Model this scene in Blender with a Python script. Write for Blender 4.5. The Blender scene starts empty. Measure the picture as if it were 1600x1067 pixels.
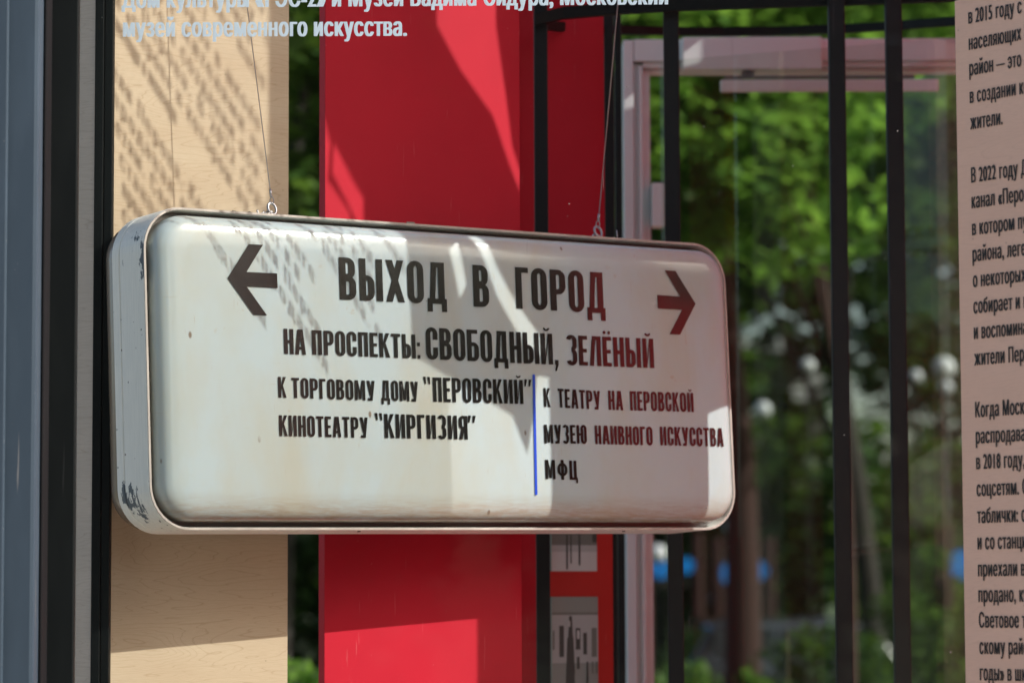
import bpy, bmesh, math, random
from math import sin, cos, tan, atan, radians, pi, sqrt
from mathutils import Vector, Matrix, noise
random.seed(7)
S = bpy.context.scene
COL = S.collection

# ------------------------------------------------------------------ camera
F, CX, CY = 4889.0, 800.0, 533.5            # focal length and centre in photograph pixels
TILT, ROLL = atan((950 - 533.5) / F), 0.0038
EYE = Vector((0, 0, 1.5))
_r, _u, _b = Vector((1, 0, 0)), Vector((0, -sin(TILT), cos(TILT))), Vector((0, -cos(TILT), -sin(TILT)))
_r2, _u2 = _r * cos(ROLL) - _u * sin(ROLL), _u * cos(ROLL) + _r * sin(ROLL)
RC = Matrix((_r2, _u2, _b)).transposed()
cam_d = bpy.data.cameras.new('camera'); cam = bpy.data.objects.new('camera', cam_d); COL.objects.link(cam)
cam.matrix_world = Matrix.Translation(EYE) @ RC.to_4x4()
cam_d.sensor_width = 36; cam_d.lens = F / 1600 * 36; cam_d.clip_start = .05; cam_d.clip_end = 900
cam_d.dof.use_dof = True; cam_d.dof.focus_distance = 6.25; cam_d.dof.aperture_fstop = 3.3; cam_d.dof.aperture_blades = 9
S.camera = cam
# ------------------------------------------------------------------ light
SUN = Vector((-3.3, 1.0, -2.53)).normalized()      # direction the sunlight travels
elev = math.asin(-SUN.z)
W = bpy.data.worlds.new('World'); S.world = W; W.use_nodes = True
nt = W.node_tree; bg = nt.nodes['Background']; sky = nt.nodes.new('ShaderNodeTexSky')
sky.sky_type = 'NISHITA'; sky.sun_disc = False; sky.sun_elevation = elev
sky.sun_rotation = math.atan2(-SUN.x, -SUN.y)
sky.air_density = 1.0; sky.dust_density = 3.5; sky.ozone_density = .6
nt.links.new(sky.outputs[0], bg.inputs[0]); bg.inputs[1].default_value = 0.15
sd = bpy.data.lights.new('sun', 'SUN'); sd.energy = 3.9; sd.angle = radians(.28); sd.color = (1, .975, .93)
so = bpy.data.objects.new('sun', sd); COL.objects.link(so); so.rotation_euler = SUN.to_track_quat('-Z', 'Y').to_euler()
so.location = (8, -2, 9)
S.view_settings.view_transform = 'Standard'; S.view_settings.look = 'None'
S.view_settings.exposure = 0.42; S.view_settings.gamma = 1; S.view_settings.use_curve_mapping = False
S.cycles.max_bounces = 10; S.cycles.transparent_max_bounces = 24; S.cycles.caustics_reflective = False; S.cycles.caustics_refractive = False
S.cycles.use_denoising = True; S.cycles.sample_clamp_indirect = 6

# ------------------------------------------------------------------ helpers
def ray(px, py): return RC @ Vector(((px - CX) / F, -(py - CY) / F, -1))
def at(px, py, Y):
    d = ray(px, py); return EYE + d * (Y / d.y)
def onplane(px, py, P, n):
    d = ray(px, py); return EYE + d * ((P - EYE).dot(n) / d.dot(n))

def link(o, parent=None):
    COL.objects.link(o)
    if parent: o.parent = parent
    return o
def tag(o, label=None, cat=None, group=None, kind=None):
    if label: o['label'] = label
    if cat: o['category'] = cat
    if group: o['group'] = group
    if kind: o['kind'] = kind
    return o
def thing(name, label, cat, mat=None, group=None):
    o = bpy.data.objects.new(name, None); o.empty_display_size = .1
    if mat is not None: o.matrix_world = mat if isinstance(mat, Matrix) else Matrix.Translation(Vector(mat))
    COL.objects.link(o); return tag(o, label, cat, group)
def mesh(name, verts, faces, m, parent=None, smooth=False):
    me = bpy.data.meshes.new(name); me.from_pydata([tuple(v) for v in verts], [], faces)
    if smooth: me.polygons.foreach_set('use_smooth', [True] * len(me.polygons))
    me.materials.append(m); me.update()
    return link(bpy.data.objects.new(name, me), parent)
class MB:
    """collects simple solids, then links them as one mesh"""
    def __init__(s): s.v = []; s.f = []
    def add(s, v, f):
        k = len(s.v); s.v += [Vector(q) for q in v]; s.f += [tuple(i + k for i in g) for g in f]; return s
    def box(s, x0, x1, y0, y1, z0, z1, M=None):
        v = [Vector(q) for q in ((x0,y0,z0),(x1,y0,z0),(x1,y1,z0),(x0,y1,z0),(x0,y0,z1),(x1,y0,z1),(x1,y1,z1),(x0,y1,z1))]
        if M: v = [M @ q for q in v]
        return s.add(v, [(0,3,2,1),(4,5,6,7),(0,1,5,4),(1,2,6,5),(2,3,7,6),(3,0,4,7)])
    def tube(s, pts, r, n=10, closed=False):
        pts = [Vector(p) for p in pts]; N = len(pts); vs = []
        rr = r if isinstance(r, (list, tuple)) else [r] * N
        prev = None
        for i, p in enumerate(pts):
            t = (pts[(i+1) % N] - pts[i-1]) if closed else (pts[min(i+1, N-1)] - pts[max(i-1, 0)])
            t.normalize()
            if prev is None: a = t.orthogonal().normalized()
            else: a = (prev - t * prev.dot(t)).normalized()
            prev = a; b = t.cross(a)
            for k in range(n):
                w = 2 * pi * k / n; vs.append(p + (a * cos(w) + b * sin(w)) * rr[i])
        fs = []
        for i in range(N if closed else N - 1):
            j = (i + 1) % N
            for k in range(n): fs.append((i*n+k, i*n+(k+1)%n, j*n+(k+1)%n, j*n+k))
        if not closed: fs += [tuple(range(n))[::-1], tuple((N-1)*n + k for k in range(n))]
        return s.add(vs, fs)
    def build(s, name, m, parent=None, smooth=False, bevel=0):
        o = mesh(name, s.v, s.f, m, parent, smooth)
        if bevel:
            b = o.modifiers.new('bevel', 'BEVEL'); b.width = bevel; b.segments = 2; b.limit_method = 'ANGLE'
        return o

# ------------------------------------------------------------------ materials
def mat(name, col, rough=.6, metal=0, spec=.5, **kw):
    m = bpy.data.materials.new(name); m.use_nodes = True; p = m.node_tree.nodes['Principled BSDF']
    p.inputs['Base Color'].default_value = (*col, 1); p.inputs['Roughness'].default_value = rough
    p.inputs['Metallic'].default_value = metal; p.inputs['Specular IOR Level'].default_value = spec
    for k, v in kw.items(): p.inputs[k.replace('_', ' ')].default_value = v
    return m
class N:
    """small node-building helper"""
    def __init__(s, m): s.m = m; s.t = m.node_tree; s.p = s.t.nodes.get('Principled BSDF')
    def new(s, ty, **kw):
        n = s.t.nodes.new(ty)
        for k, v in kw.items(): setattr(n, k, v)
        return n
    def L(s, a, b): s.t.links.new(a, b)
    def coord(s, scale=(1,1,1), loc=(0,0,0), rot=(0,0,0), out='Object'):
        c = s.new('ShaderNodeTexCoord'); mp = s.new('ShaderNodeMapping')
        mp.inputs['Scale'].default_value = scale; mp.inputs['Location'].default_value = loc; mp.inputs['Rotation'].default_value = rot
        s.L(c.outputs[out], mp.inputs[0]); return mp.outputs[0]
    def noise(s, vec, scale, detail=4, rough=.5, dist=0):
        n = s.new('ShaderNodeTexNoise'); n.inputs['Scale'].default_value = scale; n.inputs['Detail'].default_value = detail
        n.inputs['Roughness'].default_value = rough; n.inputs['Distortion'].default_value = dist; s.L(vec, n.inputs['Vector']); return n.outputs['Fac']
    def ramp(s, fac, stops):
        r = s.new('ShaderNodeValToRGB'); e = r.color_ramp.elements
        while len(e) < len(stops): e.new(.5)
        for i, (p, c) in enumerate(stops):
            e[i].position = p; e[i].color = (*c, 1) if isinstance(c, tuple) else (c, c, c, 1)
        s.L(fac, r.inputs[0]); return r.outputs[0]
    def mix(s, fac, a, b, mode='MIX'):
        n = s.new('ShaderNodeMix', data_type='RGBA', blend_type=mode)
        for k, (sock, v) in enumerate(((n.inputs[0], fac), (n.inputs[6], a), (n.inputs[7], b))):
            if isinstance(v, (int, float)): sock.default_value = v if k == 0 else (v, v, v, 1)
            elif isinstance(v, tuple): sock.default_value = (*v, 1)
            else: s.L(v, sock)
        return n.outputs[2]
    def math(s, op, a, b=0.0):
        n = s.new('ShaderNodeMath', operation=op)
        for sock, v in ((n.inputs[0], a), (n.inputs[1], b)):
            if isinstance(v, (int, float)): sock.default_value = v
            else: s.L(v, sock)
        return n.outputs[0]
    def bump(s, h, strength=.2, dist=.002):
        b = s.new('ShaderNodeBump'); b.inputs['Strength'].default_value = strength; b.inputs['Distance'].default_value = dist
        s.L(h, b.inputs['Height']); s.L(b.outputs[0], s.p.inputs['Normal'])
    def base(s, c): s.L(c, s.p.inputs['Base Color'])

def m_plywood(name, a, b, ring, gs=.3):
    m = mat(name, a, .62, spec=.3); n = N(m)
    v = n.coord((1, 1, 1)); warp = n.noise(n.coord((1.6, 1.6, 2.6)), 1.3, 2, .5)
    # contour lines of a slowly varying field = the cathedral grain of rotary birch
    v2 = n.coord((1.2, 1.2, 9.0)); fld = n.noise(v2, 1.5, 3, .45, .4)
    lines = n.math('FRACT', n.math('MULTIPLY', fld, 26.0))
    dark = n.ramp(lines, [(0, 0.0), (.42, .12), (.5, 1.0), (.56, .10), (1, 0.0)])
    fine = n.noise(n.coord((14, 14, 260)), 3, 3, .6)
    big = n.noise(n.coord((1, 1, 3)), 3, 2)
    c = n.mix(n.ramp(big, [(.3, 0.0), (.7, 1.0)]), a, b)
    c = n.mix(n.math('MULTIPLY', dark, gs), c, ring)
    c = n.mix(n.ramp(fine, [(.45, 0.0), (.75, .22)]), c, ring)
    kn = n.new('ShaderNodeTexVoronoi'); kn.inputs['Scale'].default_value = 22; n.L(v, kn.inputs['Vector'])
    spk = n.ramp(kn.outputs['Distance'], [(0.0, 1.0), (.055, 0.0)])
    c = n.mix(n.math('MULTIPLY', spk, .5), c, (.12, .06, .03))
    n.base(c); n.bump(fine, .08, .001); return m
M = {}
M['ply'] = m_plywood('birch plywood', (.66, .53, .37), (.60, .46, .31), (.36, .22, .11), .36)
M['ply_pink'] = m_plywood('pinkish plywood', (.84, .57, .45), (.79, .53, .415), (.55, .34, .25), .16)
M['ply_grey'] = m_plywood('weathered plywood', (.55, .49, .43), (.48, .43, .38), (.25, .18, .13))  # plywood greyed so its colour carries the shade
def m_red(name, col, rough=.55):
    m = mat(name, col, rough, spec=.2); n = N(m)
    b = n.noise(n.coord(), 3, 3); n.base(n.mix(n.ramp(b, [(.3, 0.0), (.7, 1.0)]), col, tuple(c * .86 for c in col)))
    c = n.mix(n.ramp(b, [(.3, 0.0), (.7, 1.0)]), col, tuple(q * .86 for q in col))
    sc = n.noise(n.coord((90, 90, 5), rot=(.2, .5, 0)), 2, 3); c = n.mix(n.ramp(sc, [(.70, 0.0), (.735, .22)]), c, (.7, .25, .25))
    dt = n.noise(n.coord(loc=(2, 7, 1)), 190, 2); c = n.mix(n.ramp(dt, [(.745, 0.0), (.77, .4)]), c, (.75, .45, .42)); n.base(c)
    n.bump(n.noise(n.coord(), 700, 2), .25, .0006); return m
M['red'] = m_red('red painted board', (.52, .008, .026))
M['orange_red'] = m_red('orange red painted board', (.50, .028, .024))
def m_dirty(name, col, rough, amount=.25, scratch=(.5, .45, .4), metal=0, spec=.5):
    m = mat(name, col, rough, metal, spec); n = N(m)
    a = n.noise(n.coord((1, 1, .25)), 14, 6, .65); sp = n.noise(n.coord((1, 1, 1)), 160, 2)
    c = n.mix(n.math('MULTIPLY', n.ramp(a, [(.45, 0.0), (.75, 1.0)]), amount), col, tuple(min(1, q * 1.9 + .003) for q in col))
    c = n.mix(n.ramp(sp, [(.74, 0.0), (.78, .5)]), c, scratch)
    sc = n.noise(n.coord((60, 60, 1.5), rot=(.5, .3, 0)), 2, 3); c = n.mix(n.ramp(sc, [(.70, 0.0), (.74, .35)]), c, scratch)
    n.base(c); n.L(n.ramp(a, [(.3, rough), (.8, min(1, rough + .25))]), n.p.inputs['Roughness']); return m
M['column'] = m_dirty('blue grey painted steel', (.040, .061, .084), .5, spec=.3)
M['black'] = m_dirty('black painted steel', (.006, .008, .008), .5, .3, (.05, .05, .05), 0, .16)
M['bar'] = m_dirty('satin black steel bar', (.006, .008, .009), .42, .3, (.08, .08, .08), 0, .3)
M['black_rubber'] = m_dirty('black rubber seal', (.006, .006, .007), .7, .3, (.04, .04, .04), 0, .15)
M['pale_paint'] = m_dirty('pale pinkish painted aluminium', (.68, .72, .71), .4, .08, (.3, .27, .27))
M['steel'] = mat('galvanised wire', (.42, .42, .43), .35, 1)
M['dark_steel'] = mat('dull steel', (.20, .19, .18), .45, .8)
M['wire_black'] = mat('black wire', (.02, .018, .016), .5)
M['concrete'] = m_dirty('concrete floor', (.36, .34, .31), .85, .2)
M['ink'] = mat('black board print', (.012, .012, .014), .5)
M['vinyl'] = mat('pale vinyl lettering', (.56, .68, .76), .5)
M['letter'] = mat('black acrylic letters', (.010, .009, .009), .14, spec=.8, IOR=1.85)
n = N(M['letter']); sp = n.noise(n.coord(), 260, 2); n.base(n.mix(n.ramp(sp, [(.70, 0.0), (.76, .5)]), (.010, .009, .009), (.16, .15, .13)))
M['blue_line'] = mat('blue acrylic strip', (.01, .06, .50), .3)

def m_opal(name):
    m = mat(name, (.78, .80, .78), .20, spec=.5); n = N(m); p = n.p
    st = n.noise(n.coord((1, 1, .45)), 5, 5, .6, .3)
    c = n.mix(n.ramp(st, [(.44, 0.0), (.70, .60)]), (.455, .525, .535), (.45, .41, .30))
    st2 = n.noise(n.coord((3, 1, 3), loc=(4, 2, 1)), 3, 6, .7, 1.2)
    c = n.mix(n.ramp(st2, [(.66, 0.0), (.72, .55), (.76, 0.0)]), c, (.42, .28, .16))
    # grime collects along the lower edge and the rounded rim (local z = height, 0 = bottom)
    cs = n.new('ShaderNodeTexCoord'); sx = n.new('ShaderNodeSeparateXYZ'); n.L(cs.outputs['Object'], sx.inputs[0])
    low = n.ramp(sx.outputs['Z'], [(.012, 1.0), (.075, 0.0)])
    gr = n.noise(n.coord((5, 5, 40)), 4, 5, .7, .5)
    c = n.mix(n.math('MULTIPLY', low, n.ramp(gr, [(.35, .25), (.62, 1.0)])), c, (.34, .25, .16))
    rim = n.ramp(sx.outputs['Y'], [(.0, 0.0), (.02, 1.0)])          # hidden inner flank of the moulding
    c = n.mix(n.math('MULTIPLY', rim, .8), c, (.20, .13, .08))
    # small dark chips and thin scratches
    vo = n.new('ShaderNodeTexVoronoi'); vo.inputs['Scale'].default_value = 15; vo.inputs['Randomness'].default_value = 1; n.L(n.coord((1, 1, .55)), vo.inputs['Vector'])
    chip = n.ramp(vo.outputs['Distance'], [(0, 1.0), (.04, .9), (.07, 0.0)])
    keep = n.ramp(n.noise(n.coord(loc=(3, 3, 3)), 6, 2), [(.46, 0.0), (.50, .9)])
    c = n.mix(n.math('MULTIPLY', chip, keep), c, (.16, .10, .06))
    s1 = n.noise(n.coord((3, 1, 90), rot=(0, .10, 0)), 3, 4, .6); c = n.mix(n.ramp(s1, [(.70, 0.0), (.73, .5)]), c, (.40, .32, .22))
    s2 = n.noise(n.coord((120, 1, 7), loc=(1, 0, 5)), 2, 4, .6); c = n.mix(n.ramp(s2, [(.69, 0.0), (.72, .5)]), c, (.36, .26, .18))
    n.base(c)
    p.inputs['Subsurface Weight'].default_value = .35; p.inputs['Subsurface Radius'].default_value = (.016, .011, .007); p.inputs['Subsurface Scale'].default_value = 1
    p.inputs['Coat Weight'].default_value = .4; p.inputs['Coat Roughness'].default_value = .06
    n.bump(n.noise(n.coord(), 9, 3), .25, .004); return m
M['opal'] = m_opal('aged opal acrylic')
def m_band():
    m = mat('worn painted sheet metal', (.6, .62, .6), .45); n = N(m)
    br = n.noise(n.coord((40, 40, 3)), 5, 5, .65); base = n.mix(n.ramp(br, [(.35, 0.0), (.7, .6)]), (.86, .85, .79), (.68, .69, .65))
    a = n.noise(n.coord((1, 1, .6)), 16, 7, .72, .2)
    cs = n.new('ShaderNodeTexCoord')
    def spot(c, r, w=.24):
        d = n.new('ShaderNodeVectorMath', operation='DISTANCE'); n.L(cs.outputs['Object'], d.inputs[0]); d.inputs[1].default_value = c
        return n.ramp(d.outputs['Value'], [(0, w), (r, 0.0)])
    k = n.math('ADD', a, n.math('ADD', spot((.004, .012, .535), .085, .27), spot((.02, .07, .05), .15, .105)))
    chip = n.ramp(k, [(.672, 0.0), (.685, 1.0)])
    c = n.mix(chip, base, (.10, .12, .14))
    dots = n.new('ShaderNodeTexVoronoi'); dots.inputs['Scale'].default_value = 48; n.L(n.coord(), dots.inputs['Vector'])
    dk = n.math('MULTIPLY', n.ramp(dots.outputs['Distance'], [(0, 1.0), (.10, .8), (.13, 0.0)]), n.ramp(n.noise(n.coord(loc=(9, 1, 2)), 14, 2), [(.5, 0.0), (.56, 1.0)]))
    c = n.mix(dk, c, (.05, .045, .04)); n.base(c); n.L(n.ramp(chip, [(0, .42), (1, .6)]), n.p.inputs['Roughness'])
    n.bump(n.math('SUBTRACT', br, chip), .35, .0012); return m
M['band'] = m_band()
M['band_rim'] = m_dirty('worn bare rim', (.42, .37, .33), .4, .7, (.8, .78, .75), .2)

def m_glass(name, tint=(1, 1, 1), ior=1.45, dirt=.004):
    m = bpy.data.materials.new(name); m.use_nodes = True; t = m.node_tree; t.nodes.clear(); n = N(m)
    out = n.new('ShaderNodeOutputMaterial'); tr = n.new('ShaderNodeBsdfTransparent'); tr.inputs[0].default_value = (*tint, 1)
    gl = n.new('ShaderNodeBsdfGlossy'); gl.inputs['Roughness'].default_value = 0.0; fr = n.new('ShaderNodeFresnel'); 
    geo = n.new('ShaderNodeNewGeometry'); bf = geo.outputs['Backfacing']      # thin sheet: same reflectance from both sides
    n.L(n.math('ADD', n.math('MULTIPLY', bf, 1/ior - ior), ior), fr.inputs[0])
    mx = n.new('ShaderNodeMixShader'); n.L(fr.outputs[0], mx.inputs[0]); n.L(tr.outputs[0], mx.inputs[1]); n.L(gl.outputs[0], mx.inputs[2])
    df = n.new('ShaderNodeBsdfDiffuse'); df.inputs[0].default_value = (.6, .58, .54, 1); m2 = n.new('ShaderNodeMixShader')
    d1 = n.noise(n.coord((1, 1, .5)), 5, 6, .7); vo = n.new('ShaderNodeTexVoronoi'); vo.inputs['Scale'].default_value = 26; n.L(n.coord(), vo.inputs['Vector'])
    sp = n.ramp(vo.outputs['Distance'], [(0, .8), (.035, .5), (.05, 0.0)]); kp = n.ramp(n.noise(n.coord(loc=(5, 5, 5)), 9, 2), [(.56, 0.0), (.60, .7)])
    sc = n.ramp(n.noise(n.coord((70, 70, 2), rot=(0, .7, 0)), 2, 3), [(.755, 0.0), (.775, .35)])
    fac = n.math('ADD', n.math('MULTIPLY', d1, dirt), n.math('ADD', n.math('MULTIPLY', sp, kp), sc))
    n.L(fac, m2.inputs[0]); n.L(mx.outputs[0], m2.inputs[1]); n.L(df.outputs[0], m2.inputs[2]); n.L(m2.outputs[0], out.inputs[0]); return m
M['glass'] = m_glass('dusty window glass', (.95, .97, .955))
M['door_glass'] = m_glass('tinted door glass', (.84, .89, .84), 1.65, .003)
def m_leaf(name, c1, c2, trans=.35):
    m = mat(name, c1, .5, spec=.3); n = N(m); t = m.node_tree
    oi = n.new('ShaderNodeNewGeometry'); rnd = oi.outputs['Random Per Island']
    col = n.mix(rnd, c1, c2); n.base(col)
    tl = n.new('ShaderNodeBsdfTranslucent'); n.L(n.mix(.5, col, (.26, .46, .06)), tl.inputs[0]); mx = n.new('ShaderNodeMixShader'); mx.inputs[0].default_value = trans
    out = t.nodes['Material Output']; n.L(n.p.outputs[0], mx.inputs[1]); n.L(tl.outputs[0], mx.inputs[2]); n.L(mx.outputs[0], out.inputs[0]); return m
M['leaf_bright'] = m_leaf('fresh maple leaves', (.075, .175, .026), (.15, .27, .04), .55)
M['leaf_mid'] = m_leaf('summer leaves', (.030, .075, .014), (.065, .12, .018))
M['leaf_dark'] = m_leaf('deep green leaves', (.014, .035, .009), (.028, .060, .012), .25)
M['bark'] = m_dirty('brown bark', (.018, .014, .011), .9, .4, (.08, .06, .04))
M['bark_red'] = m_dirty('reddish brown bark', (.030, .010, .007), .9, .4, (.1, .05, .04))
M['grass'] = m_leaf('lawn grass', (.045, .11, .012), (.08, .16, .02), .3)
M['soil'] = m_dirty('grassy ground', (.045, .060, .020), 1, .5, (.1, .09, .05))
M['paving'] = m_dirty('pale concrete paving', (.40, .36, .31), .85, .15, (.3, .28, .25))
M['wall'] = m_dirty('pale rendered wall', (.62, .62, .62), .9, .1)
M['window_dark'] = mat('dark window pane', (.02, .025, .03), .1)
M['car_black'] = mat('black car paint', (.012, .012, .014), .18, spec=.6, Coat_Weight=1.0)
M['car_blue'] = mat('bright blue paint', (.01, .20, .62), .3, Coat_Weight=.8)
M['car_glass'] = mat('car window', (.03, .035, .04), .05, spec=.9)
M['tyre'] = mat('tyre rubber', (.02, .02, .02), .8)
M['globe'] = mat('greyed globe plastic', (.42, .44, .46), .4)
M['white_paint'] = mat('white paint', (.82, .83, .84), .35)
M['rust_panel'] = m_dirty('rust red fence board', (.22, .06, .035), .8, .4, (.3, .12, .08))
def m_cloth():
    m = mat('red banner cloth', (.30, .025, .03), .8); n = N(m); t = m.node_tree
    tl = n.new('ShaderNodeBsdfTranslucent'); tl.inputs[0].default_value = (.6, .02, .03, 1); mx = n.new('ShaderNodeMixShader'); mx.inputs[0].default_value = .35
    n.L(n.p.outputs[0], mx.inputs[1]); n.L(tl.outputs[0], mx.inputs[2]); n.L(mx.outputs[0], t.nodes['Material Output'].inputs[0]); return m
M['cloth'] = m_cloth()

# ------------------------------------------------------------------ setting: ground, pavement, pavilion floor
b = MB(); b.add([(-400, -300, 0), (400, -300, 0), (400, 600, 0), (-400, 600, 0)], [(0, 1, 2, 3)])
tag(b.build('ground', M['soil']), 'flat park ground with short grass around the pavilion', kind='structure')
b = MB(); b.box(-9, 9, -9, 10.5, -.2, .012); tag(b.build('paved_path', M['paving']), 'pale concrete apron around the glass pavilion', kind='structure')
b = MB(); b.box(-1.2, 1.75, 5.75, 9.2, .012, .12); tag(b.build('pavilion_floor', M['concrete'], bevel=.01), 'low concrete floor slab of the pavilion', kind='structure')
# lawn blades: short tufts where the photograph sees the grass beyond
def grass_patch(x0, x1, y0, y1, nb):
    v, f = [], []
    for _ in range(nb):
        x, y = random.uniform(x0, x1), random.uniform(y0, y1); h = random.uniform(.04, .13); a = random.uniform(0, pi); w = random.uniform(.006, .015)
        dx, dy = cos(a) * w, sin(a) * w; lx, ly = random.uniform(-.04, .04), random.uniform(-.04, .04); k = len(v)
        v += [(x-dx, y-dy, 0), (x+dx, y+dy, 0), (x+lx, y+ly, h)]; f.append((k, k+1, k+2))
    return v, f
v, f = grass_patch(-6, 12, 12, 40, 60000)
tag(mesh('lawn_grass', v, f, M['grass']), 'short bright lawn grass beyond the pavilion', 'grass', kind='stuff')

# ------------------------------------------------------------------ the light box sign
yaw, pitch, rl = 0.6329219, 0.04164384, 0.01186154
cy_, sy_ = cos(yaw), sin(yaw)
u0 = Vector((cy_, sy_, 0)); m0 = Vector((-sy_, cy_, 0)); z0 = Vector((0, 0, 1))
U = u0 * cos(rl) + z0 * sin(rl); v2 = z0 * cos(rl) - u0 * sin(rl)
V = v2 * cos(pitch) + m0 * sin(pitch); Mv = m0 * cos(pitch) - v2 * sin(pitch)
O = Vector((-0.70539, 6.1, 1.65396522)); SW, SH = 1.494, .641
T = Matrix((U, Mv, V)).transposed().to_4x4(); T.translation = O
Ti = T.inverted()
sign = thing('hanging_light_box', 'long white rounded light box with black lettering and two arrows hanging on wires', 'sign', T)
def rrect(d, r=.088, n=10):
    """rounded rectangle inset by d, as (x, z) points"""
    r = max(r - d, .004); x0, x1, z0_, z1 = d, SW - d, d, SH - d; out = []
    for cx, cz, a0 in ((x1 - r, z0_ + r, -90), (x1 - r, z1 - r, 0), (x0 + r, z1 - r, 90), (x0 + r, z0_ + r, 180)):
        for k in range(n + 1):
            a = radians(a0 + 90 * k / n); out.append((cx + r * cos(a), cz + r * sin(a)))
    return out
def sweep(profile, name, m, closed_profile=False, cap=False, smooth=True, wob=0):
    vs, fs = [], []; K = 44
    for d, y in profile:
        for (x, z) in rrect(d):
            w = noise.noise(Vector((x * 4, z * 4, y * 9 + 3))) * wob
            vs.append((x, y + w, z))
    P = len(profile)
    for i in range(P if closed_profile else P - 1):
        j = (i + 1) % P
        for k in range(K): fs.append((i*K+k, i*K+(k+1)%K, j*K+(k+1)%K, j*K+k))
    if cap: fs.append(tuple((P-1)*K + k for k in range(K)))
    o = mesh(name, vs, fs, m, sign, smooth)
    return o
D = .128
band = sweep([(.0012, .0), (.0, .004), (0, .095), (.003, .0965), (.003, .0985), (0, .100), (0, D-.002), (.0012, D), (.007, D), (.007, D-.02), (.007, .03), (.0055, .0), ], 'metal_band', M['band'], True, wob=.0008)
band.data.polygons.foreach_set('use_smooth', [False] * len(band.data.polygons))
bv = band.modifiers.new('bevel', 'BEVEL'); bv.width = .0008; bv.segments = 1; bv.limit_method = 'ANGLE'; bv.angle_limit = radians(50)
rim = sweep([(.0052, .001), (.0050, -.0012), (.0006, -.0012), (.0006, .001)], 'front_rim', M['band_rim'], True, smooth=False)
tray = sweep([(.007, .030), (.03, .030), (.06, .030)], 'inner_tray', M['dark_steel'], cap=True, smooth=False)
FP = [(.0175, .030), (.0165, .012), (.0165, .002), (.018, -.008), (.0225, -.017), (.030, -.0235), (.041, -.028), (.056, -.0300), (.075, -.0308), (.083, -.031)]
face = sweep(FP, 'front_diffuser', M['opal'], cap=True)
back = sweep([(.0075, D-.02), (.0075, D+.018), (.009, D+.034), (.013, D+.047), (.022, D+.059), (.038, D+.067), (.060, D+.071), (.083, D+.072)], 'back_diffuser', M['opal'], cap=True)
FY = -.0318
def suv(px, py, dy=FY):
    P = onplane(px, py, O + Mv * dy, Mv); q = Ti @ P; return q.x, q.z

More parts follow.
